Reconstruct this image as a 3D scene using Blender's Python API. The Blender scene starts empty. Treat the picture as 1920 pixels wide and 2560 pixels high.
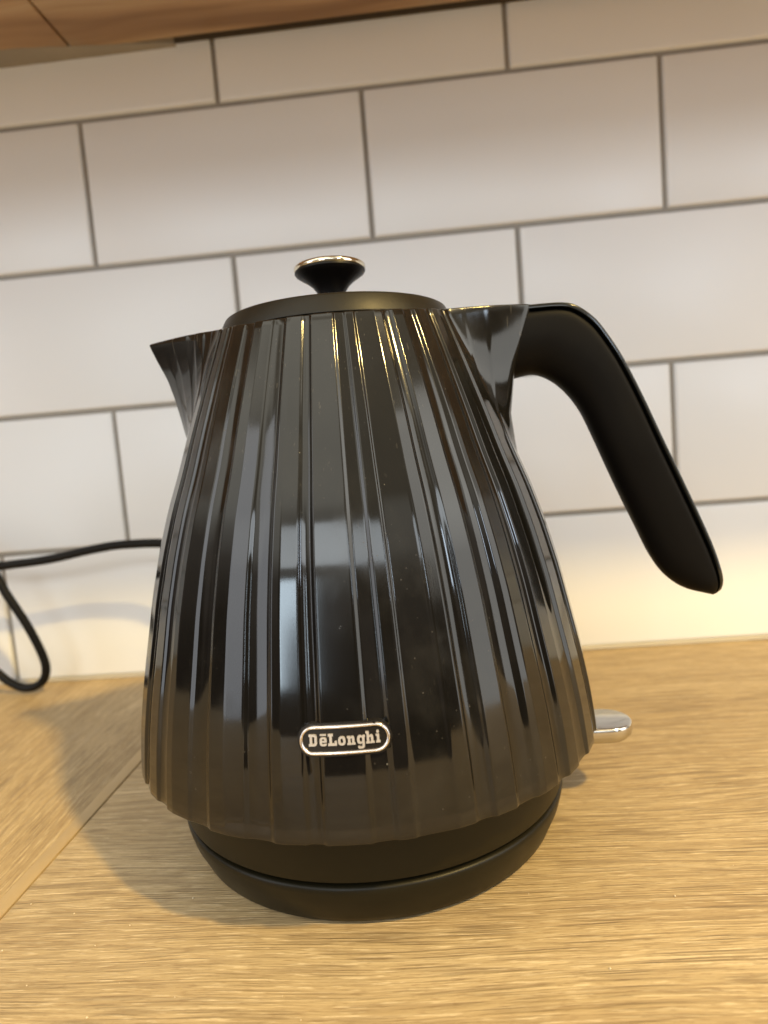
import bpy, bmesh, math, random
import numpy as np
from mathutils import Vector, Matrix

random.seed(4)
S = bpy.context.scene
C = S.collection
R = math.radians

# ------------------------------------------------------------------ camera, light, exposure
cam_d = bpy.data.cameras.new('camera'); cam = bpy.data.objects.new('camera', cam_d); C.objects.link(cam)
cam.location = (-0.0140, -0.4835, 0.1576)
cam.rotation_euler = (1.4783, 0.0804, 0.0577)
cam_d.sensor_fit = 'HORIZONTAL'; cam_d.sensor_width = 36.0
cam_d.lens = 36.0 * 1637.3 / 1920.0
cam_d.clip_start = 0.01; cam_d.clip_end = 50
cam_d.dof.use_dof = True; cam_d.dof.focus_distance = 0.226; cam_d.dof.aperture_fstop = 11.5
S.camera = cam
S.render.resolution_x = 768; S.render.resolution_y = 1024
S.view_settings.view_transform = 'Standard'; S.view_settings.look = 'None'
S.view_settings.exposure = 0.0; S.view_settings.gamma = 1.0
try: S.view_settings.use_curve_mapping = False
except Exception: pass

W = bpy.data.worlds.new('World'); S.world = W; W.use_nodes = True
nt = W.node_tree; nt.nodes.clear()
o = nt.nodes.new('ShaderNodeOutputWorld'); bg = nt.nodes.new('ShaderNodeBackground')
tc = nt.nodes.new('ShaderNodeTexCoord'); sx = nt.nodes.new('ShaderNodeSeparateXYZ')
mr = nt.nodes.new('ShaderNodeMapRange'); mr.inputs[1].default_value = -1; mr.inputs[2].default_value = 1
cr = nt.nodes.new('ShaderNodeValToRGB')
nt.links.new(tc.outputs['Generated'], sx.inputs[0]); nt.links.new(sx.outputs[2], mr.inputs[0])
mpw = nt.nodes.new('ShaderNodeMapping'); mpw.inputs['Scale'].default_value = (2.1, 2.1, .8); mpw.inputs['Location'].default_value = (.6, 2.4, .3)
nzw = nt.nodes.new('ShaderNodeTexNoise'); nzw.inputs['Scale'].default_value = 1.35; nzw.inputs['Detail'].default_value = 1.5
rmw = nt.nodes.new('ShaderNodeValToRGB'); rmw.color_ramp.elements[0].position = .44; rmw.color_ramp.elements[0].color = (.34, .31, .27, 1)
rmw.color_ramp.elements[1].position = .55; rmw.color_ramp.elements[1].color = (1.12, 1.12, 1.12, 1)
mxw = nt.nodes.new('ShaderNodeMix'); mxw.data_type = 'RGBA'; mxw.blend_type = 'MULTIPLY'; mxw.inputs[0].default_value = 1
nt.links.new(tc.outputs['Generated'], mpw.inputs[0]); nt.links.new(mpw.outputs[0], nzw.inputs['Vector']); nt.links.new(nzw.outputs[0], rmw.inputs[0])
nt.links.new(mr.outputs[0], cr.inputs[0]); nt.links.new(cr.outputs[0], mxw.inputs[6]); nt.links.new(rmw.outputs[0], mxw.inputs[7]); nt.links.new(mxw.outputs[2], bg.inputs[0]); nt.links.new(bg.outputs[0], o.inputs[0])
els = [(-90, (.05, .035, .025)), (-8, (.08, .055, .040)), (2, (.13, .105, .085)), (16, (.24, .21, .18)), (23, (.84, .82, .74)), (50, (1.30, 1.24, 1.05)), (90, (1.30, 1.24, 1.05))]
e = cr.color_ramp.elements
while len(e) < len(els): e.new(.5)
for q, (a, c) in zip(e, els):
    q.position = (math.sin(R(a)) + 1) / 2; q.color = (*c, 1)
bg.inputs[1].default_value = 1.6


def lamp(name, kind, loc, power, color, **kw):
    l = bpy.data.lights.new(name, kind); l.energy = power; l.color = color
    ob = bpy.data.objects.new(name, l); ob.location = loc; C.objects.link(ob)
    for k, v in kw.items(): setattr(l, k, v)
    return ob


def aim(ob, target):
    d = Vector(target) - ob.location
    ob.rotation_euler = d.to_track_quat('-Z', 'Y').to_euler()


lamp('ceiling_spotlight', 'POINT', (.88, -.98, 1.42), 150, (1.0, .70, .23), shadow_soft_size=.042)
for (x, w, pw) in ((-.47, .09, 1.5), (-.62, .07, 1.6), (-1.12, .12, 4.6)):
    ar = lamp('window_light', 'AREA', (x, -2.9, .62), pw, (.72, .88, 1.0), shape='RECTANGLE', size=w, size_y=.80)
    aim(ar, (x, 0, .62))
ar = lamp('window_light', 'AREA', (-2.4, -1.75, .85), 19, (.90, .94, 1.0), shape='RECTANGLE', size=.85, size_y=2.4)
aim(ar, (-.1, -.2, .5))
ar = lamp('window_light', 'AREA', (1.75, -2.6, 1.15), 9, (.70, .84, 1.0), shape='RECTANGLE', size=.28, size_y=.6)
aim(ar, (-.05, -.2, .12))
ar = lamp('window_light', 'AREA', (-.1, -3.0, 1.43), 17, (.84, .93, 1.0), shape='RECTANGLE', size=2.3, size_y=.44)
aim(ar, (-.05, -.1, .2))
ar = lamp('added_side_light', 'AREA', (2.5, -1.25, .8), 28, (.97, .97, .92), shape='RECTANGLE', size=1.3, size_y=2.6)  # added light panel standing in for bright pale cupboards on the right
aim(ar, (-.05, -.2, .12))


# ------------------------------------------------------------------ helpers
def link(name, me, mat=None, parent=None, smooth=True):
    ob = bpy.data.objects.new(name, me); C.objects.link(ob)
    if mat: me.materials.append(mat)
    if parent: ob.parent = parent
    if smooth: me.polygons.foreach_set('use_smooth', [True] * len(me.polygons))
    return ob


def mesh(name, V, F, mat=None, parent=None, smooth=True, fix=True):
    me = bpy.data.meshes.new(name); me.from_pydata([tuple(v) for v in V], [], F)
    if fix:
        bm = bmesh.new(); bm.from_mesh(me); bmesh.ops.recalc_face_normals(bm, faces=bm.faces); bm.to_mesh(me); bm.free()
    me.update()
    return link(name, me, mat, parent, smooth)


def sharp(ob, ang=35):
    ob.data.set_sharp_from_angle(angle=R(ang)); return ob


def box_mesh(name, x0, x1, y0, y1, z0, z1, bev=0.0, seg=2):
    bm = bmesh.new(); bmesh.ops.create_cube(bm, size=1)
    for v in bm.verts:
        v.co = Vector(((x0 + x1) / 2 + v.co.x * (x1 - x0), (y0 + y1) / 2 + v.co.y * (y1 - y0), (z0 + z1) / 2 + v.co.z * (z1 - z0)))
    if bev: bmesh.ops.bevel(bm, geom=list(bm.edges), offset=bev, segments=seg, profile=.5, affect='EDGES')
    me = bpy.data.meshes.new(name); bm.to_mesh(me); bm.free(); return me


def box(name, *a, mat=None, parent=None, **k):
    ob = link(name, box_mesh(name, *a, **k), mat, parent); return sharp(ob, 40)


def grid(rows, closed_u=True, cap0=False, cap1=False):
    """rows: list of rings (lists of points) -> verts, faces"""
    n = len(rows[0]); V = [p for r in rows for p in r]; F = []
    for i in range(len(rows) - 1):
        for j in range(n if closed_u else n - 1):
            k = (j + 1) % n
            F.append((i * n + j, i * n + k, (i + 1) * n + k, (i + 1) * n + j))
    if cap0: F.append(tuple(range(n))[::-1])
    if cap1: F.append(tuple((len(rows) - 1) * n + j for j in range(n)))
    return V, F


def lathe(name, prof, mat, parent, n=128, at=(0, 0), ang=30):
    rows = [[(at[0] + r * math.cos(2 * PI * j / n), at[1] + r * math.sin(2 * PI * j / n), z) for j in range(n)] for r, z in prof]
    V, F = grid(rows, True, True, True)
    return sharp(mesh(name, V, F, mat, parent), ang)


PI = math.pi


def catmull(P, n):
    P = [Vector(q) for q in P]; P = [2 * P[0] - P[1]] + P + [2 * P[-1] - P[-2]]; out = []
    for i in range(1, len(P) - 2):
        for k in range(n):
            t = k / n
            out.append(.5 * ((2 * P[i]) + (-P[i - 1] + P[i + 1]) * t + (2 * P[i - 1] - 5 * P[i] + 4 * P[i + 1] - P[i + 2]) * t * t + (-P[i - 1] + 3 * P[i] - 3 * P[i + 1] + P[i + 2]) * t ** 3))
    out.append(P[-2]); return out


def tube(name, P, r, mat, parent, n=16):
    rows = []; N = None
    for i, q in enumerate(P):
        t = (P[min(i + 1, len(P) - 1)] - P[max(i - 1, 0)]).normalized()
        N = t.orthogonal().normalized() if N is None else (N - t * N.dot(t)).normalized()
        B = t.cross(N)
        rr = r(i / (len(P) - 1)) if callable(r) else r
        rows.append([q + N * rr * math.cos(2 * PI * j / n) + B * rr * math.sin(2 * PI * j / n) for j in range(n)])
    V, F = grid(rows, True, True, True); return mesh(name, V, F, mat, parent)


def thing(name, label, cat, loc=(0, 0, 0), rz=0, group=None):
    ob = bpy.data.objects.new(name, None); C.objects.link(ob); ob.location = loc; ob.rotation_euler = (0, 0, rz)
    ob['label'] = label; ob['category'] = cat
    if group: ob['group'] = group
    ob.empty_display_size = .02
    return ob


# ------------------------------------------------------------------ materials
class NT:
    def __init__(s, name):
        s.m = bpy.data.materials.new(name); s.m.use_nodes = True; s.t = s.m.node_tree
        s.b = s.t.nodes['Principled BSDF']; s.co = s.n('ShaderNodeTexCoord').outputs['Object']

    def n(s, k, **kw):
        x = s.t.nodes.new(k)
        for a, v in kw.items(): setattr(x, a, v)
        return x

    def l(s, a, b): s.t.links.new(a, b)

    def set(s, **kw):
        for k, v in kw.items(): s.b.inputs[k.replace('_', ' ')].default_value = v

    def mapv(s, scale, loc=(0, 0, 0), rot=(0, 0, 0), src=None):
        x = s.n('ShaderNodeMapping'); x.inputs['Scale'].default_value = scale; x.inputs['Location'].default_value = loc; x.inputs['Rotation'].default_value = rot
        s.l(src or s.co, x.inputs[0]); return x.outputs[0]

    def noise(s, vec, scale=1, detail=2, rough=.5):
        x = s.n('ShaderNodeTexNoise'); x.inputs['Scale'].default_value = scale; x.inputs['Detail'].default_value = detail; x.inputs['Roughness'].default_value = rough
        s.l(vec, x.inputs['Vector']); return x.outputs[0]

    def ramp(s, v, stops):
        x = s.n('ShaderNodeValToRGB'); e = x.color_ramp.elements
        while len(e) < len(stops): e.new(.5)
        for q, (p, c) in zip(e, stops):
            q.position = p; q.color = (c, c, c, 1) if not hasattr(c, '__len__') else (*c, 1)
        s.l(v, x.inputs[0]); return x.outputs[0]

    def math(s, op, a, b=None, c=None):
        x = s.n('ShaderNodeMath', operation=op)
        for i, v in enumerate((a, b, c)):
            if v is None: continue
            if isinstance(v, (int, float)): x.inputs[i].default_value = v
            else: s.l(v, x.inputs[i])
        return x.outputs[0]

    def mix(s, f, a, b, mode='MIX'):
        x = s.n('ShaderNodeMix', data_type='RGBA', blend_type=mode)
        for i, v in ((0, f), (6, a), (7, b)):
            if isinstance(v, (int, float)): x.inputs[i].default_value = v
            elif isinstance(v, tuple): x.inputs[i].default_value = (*v, 1)
            else: s.l(v, x.inputs[i])
        return x.outputs[2]

    def bump(s, h, strength=1, dist=.001, nrm=None):
        x = s.n('ShaderNodeBump'); x.inputs['Strength'].default_value = strength; x.inputs['Distance'].default_value = dist
        s.l(h, x.inputs['Height'])
        if nrm: s.l(nrm, x.inputs['Normal'])
        return x.outputs[0]


def mat_wood_top(name, turn):
    m = NT(name); g = m.mapv((1, 1, 1), rot=(0, 0, R(90) if turn else 0), loc=(.37, .21, 0) if turn else (0, 0, 0))
    # slow wander of the grain
    wan = m.noise(m.mapv((3.2, 9, 1), src=g), 1, 2)
    sp = m.n('ShaderNodeSeparateXYZ'); m.l(g, sp.inputs[0])
    y = m.math('ADD', sp.outputs[1], m.math('MULTIPLY', m.math('SUBTRACT', wan, .5), .026))
    wan2 = m.noise(m.mapv((22, 60, 1), src=g), 1, 2)
    y = m.math('ADD', y, m.math('MULTIPLY', m.math('SUBTRACT', wan2, .5), .0011))
    cb = m.n('ShaderNodeCombineXYZ'); m.l(sp.outputs[0], cb.inputs[0]); m.l(y, cb.inputs[1]); gg = cb.outputs[0]
    broad = m.noise(m.mapv((3, 45, 1), src=gg), 1, 3)
    la = m.noise(m.mapv((13, 560, 1), src=gg), 1, 3, .6)
    lb = m.noise(m.mapv((75, 1150, 1), loc=(3, 7, 0), src=gg), 1, 2, .6)
    lc = m.noise(m.mapv((170, 1900, 1), loc=(1, 2, 0), src=gg), 1, 2, .6)
    patch = m.noise(m.mapv((6, 26, 1), loc=(5, 5, 0), src=gg), 1, 2)
    fine = m.noise(m.mapv((900, 1700, 1), src=gg), 1, 2)
    thr = m.ramp(patch, [(.38, .25), (.62, 1.0)])
    col = m.ramp(broad, [(.30, (.44, .32, .168)), (.5, (.515, .385, .205)), (.68, (.58, .445, .25))])
    col = m.mix(m.math('MULTIPLY', m.ramp(la, [(.30, 1.0), (.60, 0.0)]), .30), col, (.33, .215, .10))
    def lines(vec, scale, loc, width, mask):
        nz = m.noise(m.mapv(scale, loc=loc, src=vec), 1, 1.5, .5)
        rd = m.math('ABSOLUTE', m.math('SUBTRACT', nz, .47))
        return m.math('MULTIPLY', m.ramp(rd, [(0.0, 1.0), (width, 0.0)]), mask)
    brk = m.ramp(m.noise(m.mapv((42, 330, 1), loc=(9, 2, 0), src=gg), 1, 1), [(.40, 0.0), (.55, 1.0)])
    darkA = lines(gg, (8, 330, 1), (2, 3, 0), .075, m.math('MULTIPLY', thr, m.math('ADD', m.math('MULTIPLY', brk, .8), .2)))
    darkB = lines(gg, (17, 800, 1), (7, 1, 0), .14, m.math('ADD', m.math('MULTIPLY', brk, .75), .25))
    darkC = m.ramp(lc, [(.38, 1.0), (.45, 0.0)])
    lite = m.math('MAXIMUM', m.ramp(lb, [(.58, 0.0), (.64, 1.0)]), m.math('MULTIPLY', m.ramp(la, [(.60, 0.0), (.68, 1.0)]), .7))
    col = m.mix(m.math('MULTIPLY', lite, .5), col, (.90, .74, .47))
    col = m.mix(m.math('MULTIPLY', darkC, .45), col, (.26, .165, .075))
    col = m.mix(m.math('MULTIPLY', darkB, .42), col, (.20, .130, .065))
    col = m.mix(m.math('MULTIPLY', darkA, .52), col, (.12, .075, .038))
    col = m.mix(m.math('MULTIPLY', fine, .22), col, (.36, .25, .13))
    m.l(col, m.b.inputs['Base Color'])
    h = m.math('ADD', m.math('MULTIPLY', la, .9), m.math('MULTIPLY', lb, 1.0))
    h = m.math('SUBTRACT', h, m.math('MULTIPLY', darkB, .5)); h = m.math('SUBTRACT', h, m.math('MULTIPLY', darkA, .6))
    h = m.math('ADD', h, m.math('MULTIPLY', lc, .35))
    m.l(m.bump(h, 1.0, .00024), m.b.inputs['Normal'])
    m.l(m.ramp(la, [(.3, .56), (.7, .44)]), m.b.inputs['Roughness'])
    m.set(IOR=1.42)
    return m.m


def mat_wood_shelf():
    m = NT('oiled pine board'); g = m.co
    wan = m.noise(m.mapv((4, 9, 1)), 1, 2)
    sp = m.n('ShaderNodeSeparateXYZ'); m.l(g, sp.inputs[0])
    y = m.math('ADD', sp.outputs[1], m.math('MULTIPLY', wan, .05))
    cb = m.n('ShaderNodeCombineXYZ'); m.l(sp.outputs[0], cb.inputs[0]); m.l(y, cb.inputs[1])
    a = m.noise(m.mapv((3, 60, 1), src=cb.outputs[0]), 1, 4)
    b = m.noise(m.mapv((9, 12, 9)), 1, 3)
    col = m.ramp(a, [(.32, (.27, .145, .065)), (.5, (.44, .27, .14)), (.66, (.55, .38, .22))])
    col = m.mix(m.math('MULTIPLY', m.noise(m.mapv((30, 500, 1), src=cb.outputs[0]), 1, 2), .35), col, (.24, .15, .08))
    col = m.mix(m.ramp(b, [(.55, 0.0), (.72, .8)]), col, (.30, .27, .20))
    # a knot
    sx = m.n('ShaderNodeVectorMath', operation='DISTANCE'); m.l(m.mapv((1, 1.7, 1)), sx.inputs[0]); sx.inputs[1].default_value = (-.085, -.07, .4526)
    col = m.mix(m.ramp(sx.outputs['Value'], [(.004, .75), (.014, 0.0)]), col, (.12, .05, .025))
    m.l(col, m.b.inputs['Base Color']); m.set(Roughness=.5)
    m.l(m.bump(a, .5, .0006), m.b.inputs['Normal']); return m.m


def mat_tile():
    m = NT('white satin glazed tile')
    inf = m.n('ShaderNodeObjectInfo')
    n1 = m.noise(m.mapv((9, 9, 9)), 1, 2)
    n2 = m.noise(m.mapv((900, 900, 900)), 1, 1)
    col = m.mix(m.math('MULTIPLY', inf.outputs['Random'], .6), (.825, .835, .84), (.81, .82, .82))
    m.l(col, m.b.inputs['Base Color'])
    m.l(m.ramp(n1, [(.3, .31), (.7, .36)]), m.b.inputs['Roughness']); m.set(IOR=1.52)
    m.l(m.bump(n2, .15, .00003), m.b.inputs['Normal']); return m.m


def mat_plain(name, col, rough, ior=1.45, grain=0.0, gs=900, metal=0.0, var=.25, spec=.5):
    m = NT(name); n1 = m.noise(m.mapv((gs, gs, gs)), 1, 2); n0 = m.noise(m.mapv((35, 35, 35)), 1, 3)
    dk = tuple(c * (1 - var) for c in col)
    m.l(m.mix(n0, dk, col), m.b.inputs['Base Color'])
    m.l(m.ramp(n0, [(.3, max(.02, rough * .85)), (.7, rough * 1.15)]), m.b.inputs['Roughness'])
    m.set(IOR=ior, Metallic=metal, Specular_IOR_Level=spec)
    if grain: m.l(m.bump(n1, .6, grain), m.b.inputs['Normal'])
    return m.m


def mat_gloss_body():
    m = NT('black high gloss plastic with dust and hairline scratches')
    sm = m.noise(m.mapv((16, 16, 11)), 1, 4, .62)
    sm2 = m.noise(m.mapv((70, 70, 50), loc=(3, 1, 2)), 1, 3, .6)
    smear = m.math('MULTIPLY', m.ramp(sm, [(.50, 0.0), (.68, 1.0)]), m.ramp(sm2, [(.38, 0.15), (.62, 1.0)]))
    # upper part has been wiped and scuffed more
    sp = m.n('ShaderNodeSeparateXYZ'); m.l(m.co, sp.inputs[0])
    up = m.n('ShaderNodeMapRange'); up.inputs[1].default_value = .13; up.inputs[2].default_value = .20; m.l(sp.outputs[2], up.inputs[0])
    film = m.math('ADD', m.math('MULTIPLY', smear, .65), m.math('MULTIPLY', m.math('MULTIPLY', up.outputs[0], sm2), .55))
    # dust specks
    vo = m.n('ShaderNodeTexVoronoi'); vo.inputs['Scale'].default_value = 210; m.l(m.mapv((1, 1, .8)), vo.inputs['Vector'])
    sepc = m.n('ShaderNodeSeparateColor'); m.l(vo.outputs['Color'], sepc.inputs[0])
    keep = m.math('GREATER_THAN', sepc.outputs[0], .972)
    speck = m.math('MULTIPLY', m.ramp(vo.outputs['Distance'], [(.035, 1.0), (.065, 0.0)]), keep)
    vo2 = m.n('ShaderNodeTexVoronoi'); vo2.inputs['Scale'].default_value = 620; m.l(m.co, vo2.inputs['Vector'])
    sc2 = m.n('ShaderNodeSeparateColor'); m.l(vo2.outputs['Color'], sc2.inputs[0])
    sp2 = m.math('MULTIPLY', m.ramp(vo2.outputs['Distance'], [(.08, 1.0), (.2, 0.0)]), m.math('GREATER_THAN', sc2.outputs[1], .9))
    sp2 = m.math('MULTIPLY', sp2, m.math('ADD', m.math('MULTIPLY', smear, .9), .12))
    # scratches: thin stretched noise in a few directions
    sc = None
    for rot, loc in (((.2, .5, .4), (0, 0, 0)), ((-.4, .9, .3), (4, 2, 1)), ((.1, -.7, .9), (7, 7, 7))):
        nn = m.noise(m.mapv((900, 900, 26), rot=rot, loc=loc), 1, 1)
        r_ = m.ramp(nn, [(.745, 0.0), (.78, 1.0)])
        sc = r_ if sc is None else m.math('MAXIMUM', sc, r_)
    sc = m.math('MULTIPLY', sc, m.math('ADD', m.math('MULTIPLY', up.outputs[0], .8), m.math('MULTIPLY', smear, .35)))
    col = m.mix(m.math('MULTIPLY', film, .35), (.0045, .0042, .0038), (.048, .045, .039))
    col = m.mix(m.math('MULTIPLY', sp2, .6), col, (.16, .145, .12))
    col = m.mix(m.math('MULTIPLY', speck, .6), col, (.22, .21, .18))
    col = m.mix(m.math('MULTIPLY', sc, .35), col, (.12, .11, .09))
    hem = m.ramp(m.math('MULTIPLY', sp.outputs[2], 10), [(.452, 1.0), (.460, 0.0)])   # thin smoky lip of the skirt
    col = m.mix(m.math('MULTIPLY', hem, .8), col, (.012, .010, .008))
    m.l(col, m.b.inputs['Base Color'])
    rg = m.math('ADD', m.math('MULTIPLY', film, .13), .060)
    rg = m.math('ADD', rg, m.math('MULTIPLY', m.math('ADD', speck, sp2), .3))
    m.l(rg, m.b.inputs['Roughness']); m.set(IOR=1.5, Specular_IOR_Level=.52)
    h = m.math('MULTIPLY', m.noise(m.mapv((2600, 2600, 1400)), 1, 1), m.math('MULTIPLY', film, .5))
    nb = m.bump(m.noise(m.mapv((28, 28, 10)), 1, 1), .35, .0006)
    m.l(m.bump(h, .5, .00004, nb), m.b.inputs['Normal'])
    return m.m


def mat_chrome(name, col, rough, wear=False):
    m = NT(name); n0 = m.noise(m.mapv((400, 400, 400)), 1, 3)
    if wear:
        w = m.ramp(n0, [(.66, 0.0), (.72, 1.0)])
        m.l(m.mix(w, col, (.05, .04, .03)), m.b.inputs['Base Color'])
    else: m.set(Base_Color=(*col, 1))
    m.l(m.ramp(n0, [(.3, rough * .7), (.7, rough * 1.4)]), m.b.inputs['Roughness']); m.set(Metallic=1.0); return m.m


M_top = mat_wood_top('oak worktop grain lengthwise', False)
M_top2 = mat_wood_top('oak worktop grain crosswise', True)
M_edge = mat_plain('oak edging', (.53, .385, .20), .5, grain=.0002, gs=600)
M_shelf = mat_wood_shelf(); M_tile = mat_tile()
M_grout = mat_plain('grey grout', (.36, .335, .30), .9, grain=.0003, gs=1500)
M_plaster = mat_plain('wall plaster', (.55, .50, .43), .9)
M_filler = mat_plain('grey filler', (.36, .32, .27), .85, grain=.0006, gs=300)
M_dark = mat_plain('dark gap', (.02, .018, .015), .8)
M_gap = mat_plain('painted gap shade', (.09, .07, .05), .85)  # dark brown that carries the shade of the shelf gap
M_seal = mat_plain('off white sealant', (.50, .45, .36), .5)
M_body = mat_gloss_body()
M_satin = mat_plain('satin black plastic', (.013, .010, .004), .42, spec=.2, ior=1.5, grain=.00008, gs=4000)
M_base = mat_plain('satin black base plastic', (.011, .009, .004), .36, spec=.22, ior=1.5, grain=.00006, gs=4000)
M_hand = mat_plain('soft touch black handle', (.004, .0034, .003), .50, spec=.12, ior=1.45, grain=.00006, gs=4000)
M_knob = mat_plain('black knob plastic', (.006, .005, .005), .40, spec=.25)
M_lid = mat_plain('dark bronze satin lid', (.012, .010, .006), .40, spec=.33, ior=1.45, grain=.0001, gs=2500)
M_strip = mat_plain('gloss black strip', (.010, .010, .009), .10, ior=1.5)
M_chr = mat_chrome('warm polished chrome', (.80, .74, .60), .10)
M_lev = mat_chrome('satin silver lever', (.60, .58, .54), .16)
M_badge = mat_chrome('badge chrome', (.86, .80, .76), .14, wear=True)
M_letter = mat_plain('badge letter metal', (.62, .57, .52), .38, metal=.55, gs=2500)
M_plate = mat_plain('badge black field', (.012, .010, .008), .25)
M_cord = mat_plain('black rubber cord', (.006, .0055, .005), .45, spec=.2)
M_crumb = mat_plain('bread crumb', (.75, .62, .42), .8)

# ------------------------------------------------------------------ the setting: wall, tiles, worktop
PITW, PITH, X0, H0, J = .20384, .103, .0642, .1016, .0032
wall = box('wall', -1.3, 1.3, .0022, .10, -.04, 1.3, mat=M_plaster); wall['kind'] = 'structure'
grout = box('grout', -1.3, 1.3, -.0002, .0060, .0, .508, mat=M_grout, parent=wall)
tm = None


def tile_mesh(x0, x1, z0, z1):
    """a pressed tile: flat face with pillowed edges, origin on the wall plane"""
    w, h = x1 - x0, z1 - z0
    pr = [(0.0, .0060), (0.0, -.0006), (.0003, -.0016), (.0010, -.0024), (.0022, -.0028)]
    rows = []
    for ins, y in pr:
        ring = []; cr_ = .0010
        for cx, cz, a0 in ((w / 2, h / 2, 0), (-w / 2, h / 2, 90), (-w / 2, -h / 2, 180), (w / 2, -h / 2, 270)):
            for k in range(3):
                a = R(a0 + 45 * k); rr = max(cr_ - ins * .3, .0003)
                ring.append((cx - math.copysign(ins + rr, cx) + rr * math.cos(a), y, cz - math.copysign(ins + rr, cz) + rr * math.sin(a)))
        rows.append(ring)
    V, F = grid(rows, True, False, True)
    me = bpy.data.meshes.new('tile'); me.from_pydata(V, [], F)
    bm = bmesh.new(); bm.from_mesh(me); bmesh.ops.recalc_face_normals(bm, faces=bm.faces)
    if bm.faces and max(bm.faces, key=lambda f: f.calc_area()).normal.y > 0: bmesh.ops.reverse_faces(bm, faces=bm.faces)
    bm.to_mesh(me); bm.free(); me.materials.append(M_tile)
    me.polygons.foreach_set('use_smooth', [True] * len(me.polygons)); me.set_sharp_from_angle(angle=R(25))
    return me


tm_full = tile_mesh(0, PITW - J, 0, PITH - J); tm_bot = tile_mesh(0, PITW - J, .0022, H0 - J / 2)
rt = random.Random(7)
for row in range(5):
    z0, z1 = (.0022, H0 - J / 2) if row == 0 else (H0 + (row - 1) * PITH + J / 2, H0 + row * PITH - J / 2)
    for k in range(-7, 7):
        xc = X0 + (k + .5) * PITW + (PITW / 2 if row % 2 else 0)
        if abs(xc) > 1.2: continue
        t = bpy.data.objects.new('tile', tm_bot if row == 0 else tm_full); C.objects.link(t); t.parent = wall
        t.location = (xc, rt.uniform(-.00015, .00015), (z0 + z1) / 2)
        t.rotation_euler = (rt.uniform(-.0045, .0045), 0, rt.uniform(-.0030, .0030))

top = box('worktop', -.1792, 1.25, -.64, -.0035, -.038, 0, bev=.0006, mat=M_top); top['kind'] = 'structure'
top2 = box('worktop_return', -1.25, -.1795, -1.3, -.0035, -.038, .00015, bev=.0006, mat=M_top2); top2['kind'] = 'structure'
box('edging_strip', -.1862, -.1796, -1.3, -.0035, -.02, .00032, bev=.0003, mat=M_edge, parent=top2)
P = [Vector((x, -.0030, .0008)) for x in np.linspace(-1.3, 1.3, 53)]
tube('sealant_bead', P, .0021, M_seal, wall, 10)

# crumbs on the worktop
rc = random.Random(11); bm = bmesh.new()
spots = [(-.168, -.285), (-.150, -.300), (-.158, -.309), (-.136, -.284), (-.120, -.300), (-.100, -.306), (-.172, -.262), (-.130, -.318),
         (-.09, -.325), (-.145, -.322), (-.115, -.292), (-.06, -.315), (.03, -.30), (.06, -.27), (-.152, -.268), (-.11, -.262), (-.128, -.275), (-.20, -.25), (-.22, -.21)]
for (x, y) in spots + [(rc.uniform(-.25, .15), rc.uniform(-.34, -.22)) for _ in range(22)]:
    s = rc.uniform(.00018, .00050)
    mt = Matrix.Translation((x, y, s * .5)) @ Matrix.Rotation(rc.uniform(0, 6), 4, 'Z') @ Matrix.Diagonal((s, s * rc.uniform(.5, 1), s * .6, 1))
    bmesh.ops.create_icosphere(bm, subdivisions=1, radius=1, matrix=mt)
me = bpy.data.meshes.new('crumbs'); bm.to_mesh(me); bm.free()
cr_ = link('crumbs', me, M_crumb); cr_['kind'] = 'stuff'; cr_['label'] = 'tiny pale crumbs scattered on the oak worktop'

# ------------------------------------------------------------------ shelf above
sh = thing('wall_shelf', 'thick brown wooden shelf along the tiled wall above the kettle', 'shelf', (0, -.14, .4526))
bx = -.236


def plank(x0, x1, y0, y1, z0, z1):
    return box('board', x0, x1, y0 + .14, y1 + .14, z0 - .4526, z1 - .4526, bev=.0012, mat=M_shelf, parent=sh)


plank(-1.0, bx - .0008, -.287, -.0075, .4526, .4866)
plank(bx + .0008, 1.0, -.287, -.0105, .4526, .4866)
# ragged grey filler between the left board and the wall
xs = np.linspace(-1.0, -.165, 90); rows = []
rf = random.Random(3)
for i, x in enumerate(xs):
    w = .0195 + .0030 * math.sin(x * 31) + rf.uniform(-.0008, .0008)
    if x > -.26: w *= max(.10, 1 - (x + .26) / .105)
    zz = -.0009 - rf.uniform(0, .0003)
    rows.append([(x, .14 - .0025, zz - .0002), (x, .14 - .0025 - w * .5, zz), (x, .14 - .0025 - w, zz + .0008), (x, .14 - .0025 - w, .004), (x, .14 - .0025, .004)])
V, F = grid(rows, True, True, True); mesh('filler_strip', V, F, M_filler, sh, smooth=False)
rows = []
for i in range(24):
    a = 2 * PI * i / 24; rr = 1 + .25 * math.sin(3 * a + 1) + .12 * math.sin(7 * a)
    rows.append((-.325 + .028 * rr * math.cos(a), .14 - .043 + .0065 * rr * math.sin(a), -.0006))
mesh('filler_patch', rows + [(x * 1, y, .002) for x, y, z in rows],
     [tuple(range(24))] + [(i, (i + 1) % 24, 24 + (i + 1) % 24, 24 + i) for i in range(24)], M_filler, sh, smooth=False)
box('gap_shade_strip', -.9, .9, .1352, .1366, .0006, .034, mat=M_gap, parent=sh)  # dark strip put in to paint the shade between shelf and wall

# ------------------------------------------------------------------ kettle
KX, KY = -.04584, -.20231
kettle = thing('electric_kettle', 'tall glossy black kettle with pleated flared body, on its round base before the tiles', 'kettle', (KX, KY, 0))

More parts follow.
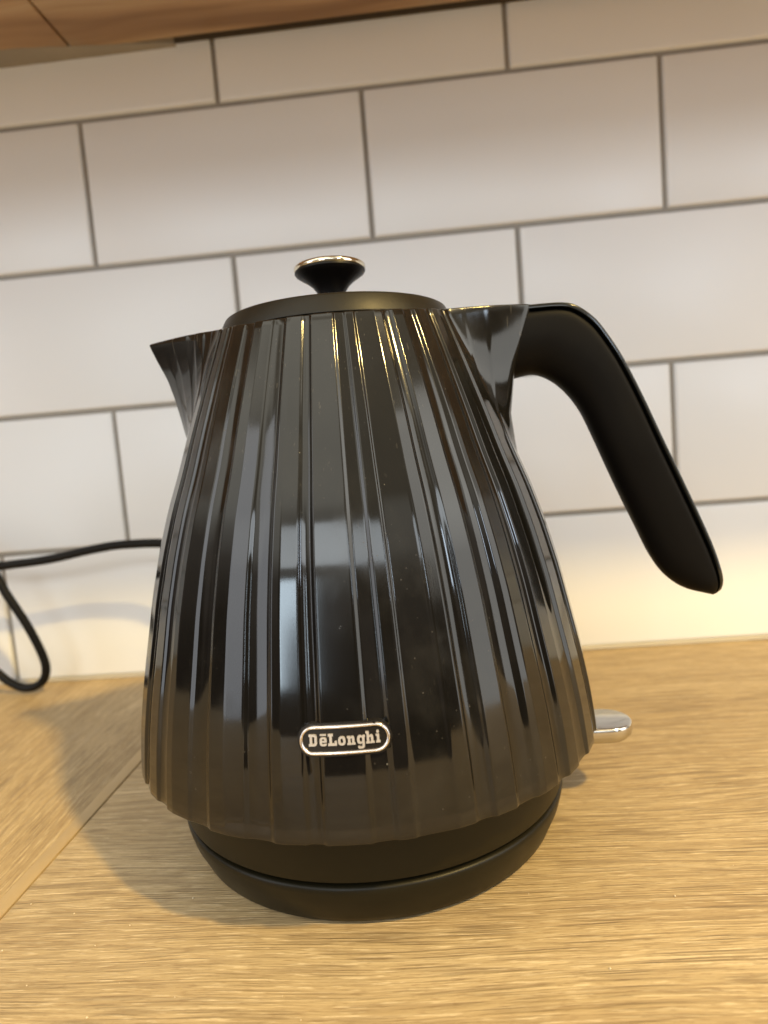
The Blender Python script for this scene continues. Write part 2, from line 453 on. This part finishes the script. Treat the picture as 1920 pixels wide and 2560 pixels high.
PZ = [.0412, .050, .060, .075, .090, .108, .125, .141, .155, .169, .190, .2075, .215]
PRr = [.0964, .0956, .0945, .0920, .0889, .0852, .0808, .0758, .0704, .0656, .0578, .0510, .0481]
zz_ = np.linspace(.03, .22, 400); rr_ = np.interp(zz_, PZ, PRr)
ker = np.exp(-np.linspace(-2, 2, 41) ** 2); ker /= ker.sum()
rr_ = np.convolve(np.pad(rr_, 20, mode='edge'), ker, 'valid')


def prof(z): return float(np.interp(z, zz_, rr_))


# pleats: flat panels standing proud, grooves between; azimuth in degrees
NA = 1800
# (azimuth, depth in mm) along the visible front, then a similar random run round the back
PL = [(-141.5, 0), (-137.5, -.25), (-136.4, -1.1), (-133.4, -1.2), (-132.5, -.1), (-129.9, 0), (-124.7, -.75), (-123.8, -1.2), (-119.2, -1.3), (-118, -.05),
      (-114, 0), (-109.5, -.55), (-108.7, -1.25), (-104.1, -1.0), (-103.1, 0), (-101.2, .02), (-97, -.5), (-96.3, -1.25), (-94.0, -1.15), (-93.1, 0), (-85.1, 0), (-84.2, -.9),
      (-80.9, -1.25), (-80.0, -.25), (-77.1, 0), (-76.3, -.75), (-69.4, -.25), (-68.7, 0), (-65.4, -.35), (-64.5, -1.25), (-61.7, -1.1), (-60.8, 0), (-56, -.1), (-55.2, -1.1), (-51.1, -1.35),
      (-49.7, -.2), (-47.8, 0), (-43.5, -.55), (-42.6, -1.25), (-40.2, -1.15), (-39.2, 0), (-34.5, -.3), (-33.6, -1.25), (-29.2, -1.2), (-28.2, -.1), (-22.4, -.1), (-21.4, -1.2), (-17.0, -1.2), (-16, 0), (-10.5, -.3), (-9.5, -1.2)]
rp = random.Random(21); a = -5.0
while a < 208:
    w = rp.uniform(3.5, 7.5); t_ = rp.uniform(-.6, .6)
    PL += [(a, min(0, t_)), (a + w, min(0, -t_)), (a + w + 1, -1.2), (a + w + rp.uniform(2.5, 5), rp.uniform(-1.35, -1.0))]; a = PL[-1][0] + 1.0
PL = [p for p in PL if p[0] < 217]
vx = sorted(((p[0] + 180) % 360 - 180, p[1]) for p in PL)
vx = [(vx[-1][0] - 360, vx[-1][1])] + vx + [(vx[0][0] + 360, vx[0][1])]
az = np.arange(NA) * 360.0 / NA - 180.0       # -180..180
off = np.zeros(NA)
for (a0, d0), (a1, d1) in zip(vx[:-1], vx[1:]):
    for i in range(NA):
        if a0 <= az[i] < a1:
            # straight chord between neighbouring creases, so that each facet is flat
            r0_, r1_, A_ = 95 + d0, 95 + d1, R(a1 - a0); t_ = R(az[i] - a0)
            off[i] = r0_ * r1_ * math.sin(A_) / (r1_ * math.sin(A_ - t_) * 1.0 + r0_ * math.sin(t_)) - 95 if A_ > 1e-6 else d0
            if d0 < -.95 and d1 < -.95 and a1 - a0 > 1.5: off[i] -= .18 * math.sin(t_ / A_ * PI)
ks = np.array([.4, 1, .4]); ks /= ks.sum()
off = np.convolve(np.concatenate([off[-1:], off, off[:1]]), ks, 'valid')

SPZ = [.150, .160, .1702, .1801, .1871, .1956, .2032, .2087, .2120]; SPR = [.060, .0665, .0700, .0719, .0734, .0757, .0792, .0814, .0825]
HNZ = [.135, .1547, .1682, .183, .1884, .1991, .2111]; HNR = [.062, .0711, .0693, .0712, .0723, .0760, .0798]


def smax(a, b, k):
    h = max(k - abs(a - b), 0) / k
    return max(a, b) + h * h * k * .25


def ztop(c):
    return .2063 + .0044 * abs(c) ** 3


def body_r(azd, z, k):
    c = math.cos(R(azd)); r0 = prof(z)
    base = r0 + off[k] * .001 * (r0 / .0955) ** .8 * (1.12 if z > .056 else .72 + .40 * (z - .0412) / .0148)
    # spout (towards -x): a V in plan whose tip follows SPR
    T = float(np.interp(z, SPZ, SPR)) if z > .15 else 0
    r = base
    d = abs((azd + 360) % 360 - 180)
    if T > 0 and d < 75:
        Rb = r0 - .0022; a = math.acos(min(1, Rb / max(T, Rb))) * .98 + .02
        if T > Rb and d < math.degrees(a):
            x1, y1 = Rb * math.cos(a), Rb * math.sin(a)
            den = y1 * math.cos(R(d)) + (T - x1) * math.sin(R(d))
            v = T * y1 / den
            v -= .0020 * math.sin(min(1, d / math.degrees(a)) * PI) * (T - Rb) / .03   # sides slightly dished
            v = min(v, (T - .0006) + 0 * d) + off[k] * .00022 * min(1, d / 12)
            r = smax(r, v, .0022)
    # neck of the handle (towards +x)
    T = float(np.interp(z, HNZ, HNR)) if z > .135 else 0
    d = abs(azd)
    if T > 0 and d < 75:
        w = .0112; Rb = r0 - .0022
        t = min(1, (z - .135) / .03); w *= .35 + .65 * t
        Tc = math.hypot(T, w); a = math.acos(min(1, Rb / max(Tc, Rb))) + math.atan2(w, T)
        if Tc <= Rb: d = 999
        if d > math.degrees(a): return r
        x1, y1 = Rb * math.cos(a), Rb * math.sin(a)
        x0_, y0_ = T, w
        cd, sd = math.cos(R(d)), math.sin(R(d))
        den = (y1 - y0_) * cd - (x1 - x0_) * sd
        v = (x0_ * y1 - y0_ * x1) / den if den > 1e-6 else 9
        # dish the flank so it sweeps in like a fillet
        am = math.degrees(math.atan2(y0_, x0_))
        if d > am: v -= .0085 * math.sin(min(1, (d - am) / max(1, math.degrees(a) - am)) * PI) * max(0, (T - Rb) / .030)
        vf = T / max(cd, .1)
        v = -smax(-v, -vf, .003) if d < 60 else v
        if d > am: v += off[k] * .00012 * min(1, (d - am) / 8)
        if v > 0: r = smax(r, min(v, .2), .0016)
    return r


NZ = 74
us = [(j / (NZ - 1)) for j in range(NZ)]
rows = []
HEM = .0412
for u in us:
    ring = []
    for k in range(NA):
        c = math.cos(R(az[k])); z = HEM + u * (ztop(c) - HEM)
        r = body_r(az[k], z, k)
        ring.append((r * math.cos(R(az[k])), r * math.sin(R(az[k])), z))
    rows.append(ring)


def inset(ring, dr, dz):
    out = []
    for (x, y, z) in ring:
        r = math.hypot(x, y); s = (r + dr) / r; out.append((x * s, y * s, z + dz))
    return out


bot, topr = rows[0], rows[-1]
lead = [inset(rows[14], -.0026, 0), inset(rows[6], -.0024, 0), inset(rows[2], -.0023, 0), inset(bot, -.0021, .0002), inset(bot, -.0016, -.0005), inset(bot, -.0004, -.0005), inset(bot, -.0001, -.0002)]
tail = [inset(topr, -.0003, .0004), inset(topr, -.0010, .0006), inset(topr, -.0018, .0004)]
flat = []
for (x, y, z) in topr:
    r = math.hypot(x, y); flat.append((x / r * max(.0440, min(r - .0022, .0490)), y / r * max(.0440, min(r - .0022, .0490)), .2054))
tail.append([(x * (math.hypot(x, y) - .0022) / math.hypot(x, y), y * (math.hypot(x, y) - .0022) / math.hypot(x, y), z - .0012) for x, y, z in topr])
tail.append(flat)
V, F = grid(lead + rows + tail, True, False, True)
body = sharp(mesh('body', V, F, M_body, kettle), 62)

# band under the skirt
lathe('lower_band', [(.070, .0178), (.0800, .0178), (.0812, .0186), (.0818, .0205), (.0830, .0350), (.0836, .0480), (.070, .0480)], M_satin, kettle, 160)
# lid
lid = lathe('lid', [(.0440, .2040), (.0470, .2042), (.0486, .2069), (.0494, .2074), (.0493, .2080), (.0462, .2139), (.0459, .2143), (.0452, .2147), (.038, .2150), (.020, .2158), (.004, .2160)], M_lid, kettle, 160, ang=35)
lathe('lid_gasket', [(.0466, .2056), (.0488, .2057), (.0488, .2070), (.0466, .2073)], M_dark, lid, 96)
kn = lathe('knob', [(.0062, .2161), (.0055, .2190), (.0052, .2220), (.0054, .2238), (.0062, .2259), (.0078, .2281), (.0102, .2301), (.0126, .2316), (.0142, .2327), (.0148, .2336), (.0147, .2342), (.004, .2344)], M_knob, lid, 96, at=(-.0010, 0))
lathe('knob_cap', [(.0135, .2339), (.0147, .2342), (.0150, .2349), (.0149, .2358), (.0143, .2364), (.0132, .2368), (.010, .2370), (.003, .2371)], M_chr, lid, 96, at=(-.0010, 0), ang=60)

# handle: outline taken in the vertical plane through the axis
HO = [(.0735, .2108), (.0800, .2110), (.0914, .2108), (.0975, .2090), (.1041, .2037), (.1091, .1968), (.1148, .1869), (.1218, .1716), (.1287, .1547), (.1365, .1359), (.1428, .1204), (.1478, .1070), (.1508, .0955), (.1511, .0900), (.1502, .0876)]
HI = [(.0650, .1830), (.0712, .1832), (.0752, .1838), (.0807, .1842), (.0867, .1817), (.0927, .1765), (.0985, .1682), (.1034, .1568), (.1088, .1429), (.1144, .1290), (.1194, .1173), (.1244, .1056), (.1302, .0964), (.1377, .0902), (.1480, .0869)]


def resample(Pp, n):
    Q = catmull([(a, 0, b) for a, b in Pp], 12); L = [0]
    for i in range(1, len(Q)): L.append(L[-1] + (Q[i] - Q[i - 1]).length)
    L = np.array(L); t = np.linspace(0, L[-1], n)
    return list(zip(np.interp(t, L, [q.x for q in Q]), np.interp(t, L, [q.z for q in Q])))


NS = 72
O_, I_ = resample(HO, NS), resample(HI, NS)


def hw_(t): return (.0118 - .0016 * math.sin(min(1, t / .6) * PI / 2)) * (1 if t < .93 else math.sqrt(max(0.05, 1 - ((t - .93) / .078) ** 2)))


rows = []; srows = []; NP = 40
for i in range(NS):
    t = i / (NS - 1); o_ = Vector((O_[i][0], 0, O_[i][1])); n_ = Vector((I_[i][0], 0, I_[i][1])); w = hw_(t)
    dvec = n_ - o_; dl = dvec.length; dn = dvec.normalized()
    g0 = .0021                     # strip thickness removed from the top
    st = o_ + dn * min(g0, dl * .5); L2 = (n_ - st).length
    ring = []
    for j in range(NP):            # D section: flat top, bulging sides, rounded belly
        a = 2 * PI * j / NP; ca, sa = math.cos(a), math.sin(a)
        # a=90deg -> belly, a=270 -> top
        ex = 2.0 if sa > 0 else 7.0
        px_ = math.copysign(abs(ca) ** (2 / (2.3 if sa > 0 else 7.0)), ca); py_ = math.copysign(abs(sa) ** (2 / ex), sa)
        topw = 1.0
        cpos = .38 * L2
        yy = cpos + (py_ * (L2 - cpos) if py_ > 0 else py_ * cpos)
        ring.append(st + dn * yy + Vector((0, px_ * w * (1.0 if py_ > 0 else 1 - .03 * -py_), 0)))
    rows.append(ring)
    sr = []
    t0 = o_; t1 = o_ + dn * min(g0 - .00035, dl * .45); ws = w * .975
    for (sy, k_) in ((-1, 1), (-1, .35), (-.96, .08), (-.86, 0), (-.4, -.02), (0, -.03), (.4, -.02), (.86, 0), (.96, .08), (1, .35), (1, 1)):
        sr.append(t0.lerp(t1, k_) + Vector((0, sy * ws, 0)))
    srows.append(sr)
V, F = grid(rows, True, True, True); handle = sharp(mesh('handle', V, F, M_hand, kettle), 50)
V, F = grid(srows, True, True, True); sharp(mesh('handle_strip', V, F, M_strip, handle), 50)

# switch lever
def stadium(w, h, n=14):
    out = []; r = h / 2
    for k in range(n + 1):
        a = -PI / 2 + PI * k / n; out.append((w / 2 - r + r * math.cos(a), r * math.sin(a)))
    for k in range(n + 1):
        a = PI / 2 + PI * k / n; out.append((-w / 2 + r + r * math.cos(a), r * math.sin(a)))
    return out


lev = []
for ins, z in ((.0040, .0268), (.0018, .0272), (.0004, .0288), (0, .0306), (0, .0326), (.0003, .0336), (.0009, .0340)):
    ring = []
    for (x, y) in stadium(.062 - 2 * ins, .0225 - 2 * ins, 16): ring.append((.1138 - .031 + x, y * 1.0, z))
    lev.append(ring)
V, F = grid(lev, True, True, True); sharp(mesh('switch_lever', V, F, M_lev, kettle), 40)

# badge bent round the body
AZ0, ZB = -88.7, .0725


def bend(u, v, h):
    z = ZB + v * .985; a = R(AZ0) + u / .0925; r = prof(z) + h - .0002
    return (r * math.cos(a), r * math.sin(a), z)


def prism(name, outline, h0, h1, mat, parent, holes=None, bev=.0):
    """extrude a triangulated 2D outline between heights and bend it"""
    from mathutils.geometry import tessellate_polygon
    loops = [outline] + (holes or [])
    tri = tessellate_polygon([[Vector((x, y, 0)) for x, y in lp] for lp in loops])
    flatp = [p for lp in loops for p in lp]; n = len(flatp)
    V = [bend(x, y, h1) for x, y in flatp] + [bend(x, y, h0) for x, y in flatp]
    F = [tuple(t) for t in tri] + [tuple(n + q for q in t[::-1]) for t in tri]
    s0 = 0
    for lp in loops:
        m_ = len(lp)
        for q in range(m_): F.append((s0 + q, s0 + (q + 1) % m_, n + s0 + (q + 1) % m_, n + s0 + q))
        s0 += m_
    return mesh(name, V, F, mat, parent, smooth=False)


def dens(P, step=.0012):
    out = []
    for i in range(len(P)):
        a, b = P[i], P[(i + 1) % len(P)]; L = math.hypot(b[0] - a[0], b[1] - a[1]); n = max(1, int(L / step))
        out += [(a[0] + (b[0] - a[0]) * k / n, a[1] + (b[1] - a[1]) * k / n) for k in range(n)]
    return out


# backing plate built as strips so that it follows the curve
def strip_plate(name, w, h, h0, h1, mat, parent, n=40):
    rows = []
    for k in range(n + 1):
        x = -w / 2 + w * k / n; r = h / 2; e_ = abs(x) - (w / 2 - r)
        hh = r if e_ <= 0 else math.sqrt(max(r * r - e_ * e_, 1e-10))
        rows.append([bend(x, -hh, h0), bend(x, -hh, h1), bend(x, -hh * .5, h1), bend(x, 0, h1), bend(x, hh * .5, h1), bend(x, hh, h1), bend(x, hh, h0)])
    V, F = grid(rows, False); return sharp(mesh(name, V, F, mat, parent, fix=False), 40)


badge = strip_plate('badge', .0292, .0100, -.004, .0004, M_plate, kettle)
cl = dens(stadium(.0277 - .0011, .0088 - .0011, 18), .001); rows = []
for i, (x, y) in enumerate(cl):
    nx, ny = cl[(i + 1) % len(cl)][0] - cl[i - 1][0], cl[(i + 1) % len(cl)][1] - cl[i - 1][1]; L = math.hypot(nx, ny); nx, ny = ny / L, -nx / L
    rows.append([bend(x + nx * d, y + ny * d, h) for d, h in ((-.00056, .0003), (-.00046, .0008), (-.0002, .0011), (.0002, .0011), (.00046, .0008), (.00056, .0003))])
rows.append(rows[0]); V, F = grid(rows, False); mesh('badge_ring', V, F, M_badge, badge)

# slab letters, in units of the photo's own spacing (1 unit = .0204 mm), baseline 0
def rect(x0, y0, x1, y1): return [(x0, y0), (x1, y0), (x1, y1), (x0, y1)]


def ell(cx, cy, rx, ry, n=20, p=2.6):
    return [(cx + rx * math.copysign(abs(math.cos(2 * PI * k / n)) ** (2 / p), math.cos(2 * PI * k / n)), cy + ry * math.copysign(abs(math.sin(2 * PI * k / n)) ** (2 / p), math.sin(2 * PI * k / n))) for k in range(n)]


XH = 128; CH = 172
glyph = {
    'D': (290, [([(0, 0), (90, 0), (112, 10), (125, 34), (125, 138), (112, 162), (90, 172), (0, 172), (0, 140), (16, 140), (16, 32), (0, 32)], [[(52, 34), (52, 138), (80, 138), (88, 130), (88, 42), (80, 34)]])]),
    'e': (455, [([(108, 52), (108, 84), (100, 112), (80, 128), (30, 128), (10, 114), (2, 90), (2, 36), (12, 12), (32, 0), (84, 0), (106, 12), (106, 34), (72, 34), (68, 27), (42, 27), (36, 34), (36, 52)], [[(36, 76), (36, 92), (44, 102), (66, 102), (74, 92), (74, 76)]]), (rect(8, 152, 102, 172), [])]),
    'L': (585, [([(0, 0), (130, 0), (130, 66), (98, 66), (98, 34), (58, 34), (58, 140), (76, 140), (76, 172), (0, 172), (0, 140), (20, 140), (20, 34), (0, 34)], [])]),
    'o': (735, [(ell(56, 64, 56, 65), [ell(56, 64, 20, 36)[::-1]])]),
    'n': (870, [([(0, 0), (62, 0), (62, 26), (50, 26), (50, 84), (62, 98), (74, 90), (74, 26), (64, 26), (64, 0), (124, 0), (124, 26), (110, 26), (110, 96), (96, 124), (74, 128), (50, 112), (48, 126), (0, 126), (0, 98), (14, 98), (14, 26), (0, 26)], [])]),
    'g': (1020, [([(8, -52), (24, -66), (78, -66), (102, -52), (110, -28), (110, 98), (122, 98), (122, 126), (84, 126), (76, 112), (60, 128), (28, 128), (8, 112), (0, 88), (0, 42), (10, 16), (30, 4), (58, 4), (74, 16), (74, -24), (66, -36), (40, -36), (36, -28), (8, -28)], [[(38, 40), (38, 90), (46, 98), (66, 98), (74, 90), (74, 40), (66, 32), (46, 32)]])]),
    'h': (1150, [([(0, 0), (62, 0), (62, 26), (50, 26), (50, 84), (62, 98), (74, 90), (74, 26), (66, 26), (66, 0), (128, 0), (128, 26), (112, 26), (112, 96), (98, 122), (74, 128), (50, 112), (50, 176), (0, 176), (0, 148), (14, 148), (14, 26), (0, 26)], [])]),
    'i': (1300, [([(0, 0), (64, 0), (64, 28), (52, 28), (52, 126), (0, 126), (0, 98), (14, 98), (14, 28), (0, 28)], []), (ell(33, 160, 21, 21, 14, 2), [])]),
}
U = .0204e-3 * .985
for ch, (xs_, parts) in glyph.items():
    Vv, Ff = [], []
    for outl, holes in parts:
        tmp = prism('tmp', [((x + xs_ - 829) * U, (y - 78) * U) for x, y in outl], .0003, .0009, None, None, [[((x + xs_ - 829) * U, (y - 78) * U) for x, y in h] for h in holes])
        b0 = len(Vv); Vv += [tuple(v.co) for v in tmp.data.vertices]; Ff += [tuple(b0 + q for q in p.vertices) for p in tmp.data.polygons]
        md = tmp.data; bpy.data.objects.remove(tmp); bpy.data.meshes.remove(md)
    mesh('letter', Vv, Ff, M_letter, badge, smooth=False, fix=False)

# ------------------------------------------------------------------ power base and cord
pb = thing('power_base', 'round satin black power base under the kettle with its black cord trailing left', 'power base', (KX, KY, 0))
lathe('base_plate', [(.068, .0006), (.0752, .0006), (.0764, .0016), (.0772, .0035), (.0800, .0095), (.0812, .0140), (.0815, .0158), (.0811, .0166), (.0800, .0170), (.060, .0170)], M_base, pb, 160, ang=50)
lathe('base_core', [(.050, .0165), (.0770, .0165), (.0770, .0182), (.050, .0182)], M_dark, pb, 96)


def loc(P): return [(x - KX, y - KY, z) for x, y, z in P]


cord = catmull(loc([(-.056, -.126, .010), (-.066, -.105, .014), (-.085, -.085, .034), (-.120, -.062, .072), (-.155, -.050, .095), (-.190, -.044, .1055), (-.225, -.042, .1075),
                    (-.250, -.041, .1055), (-.280, -.040, .1010), (-.305, -.040, .0992), (-.328, -.040, .0992), (-.370, -.042, .108), (-.44, -.055, .112), (-.49, -.075, .095), (-.49, -.072, .075)]), 14)
tube('cord', cord, .0032, M_cord, pb)
loop = catmull(loc([(-.49, -.072, .075), (-.45, -.052, .105), (-.395, -.040, .125), (-.350, -.037, .115), (-.3285, -.036, .0950), (-.3190, -.036, .0760), (-.3085, -.034, .0525), (-.3015, -.032, .0300), (-.3010, -.031, .0170),
                    (-.3070, -.030, .0080), (-.3190, -.029, .0047), (-.331, -.028, .0090), (-.342, -.027, .0180), (-.365, -.026, .040), (-.42, -.026, .075), (-.60, -.030, .09)]), 14)
tube('cord', loop, .0031, M_cord, pb)
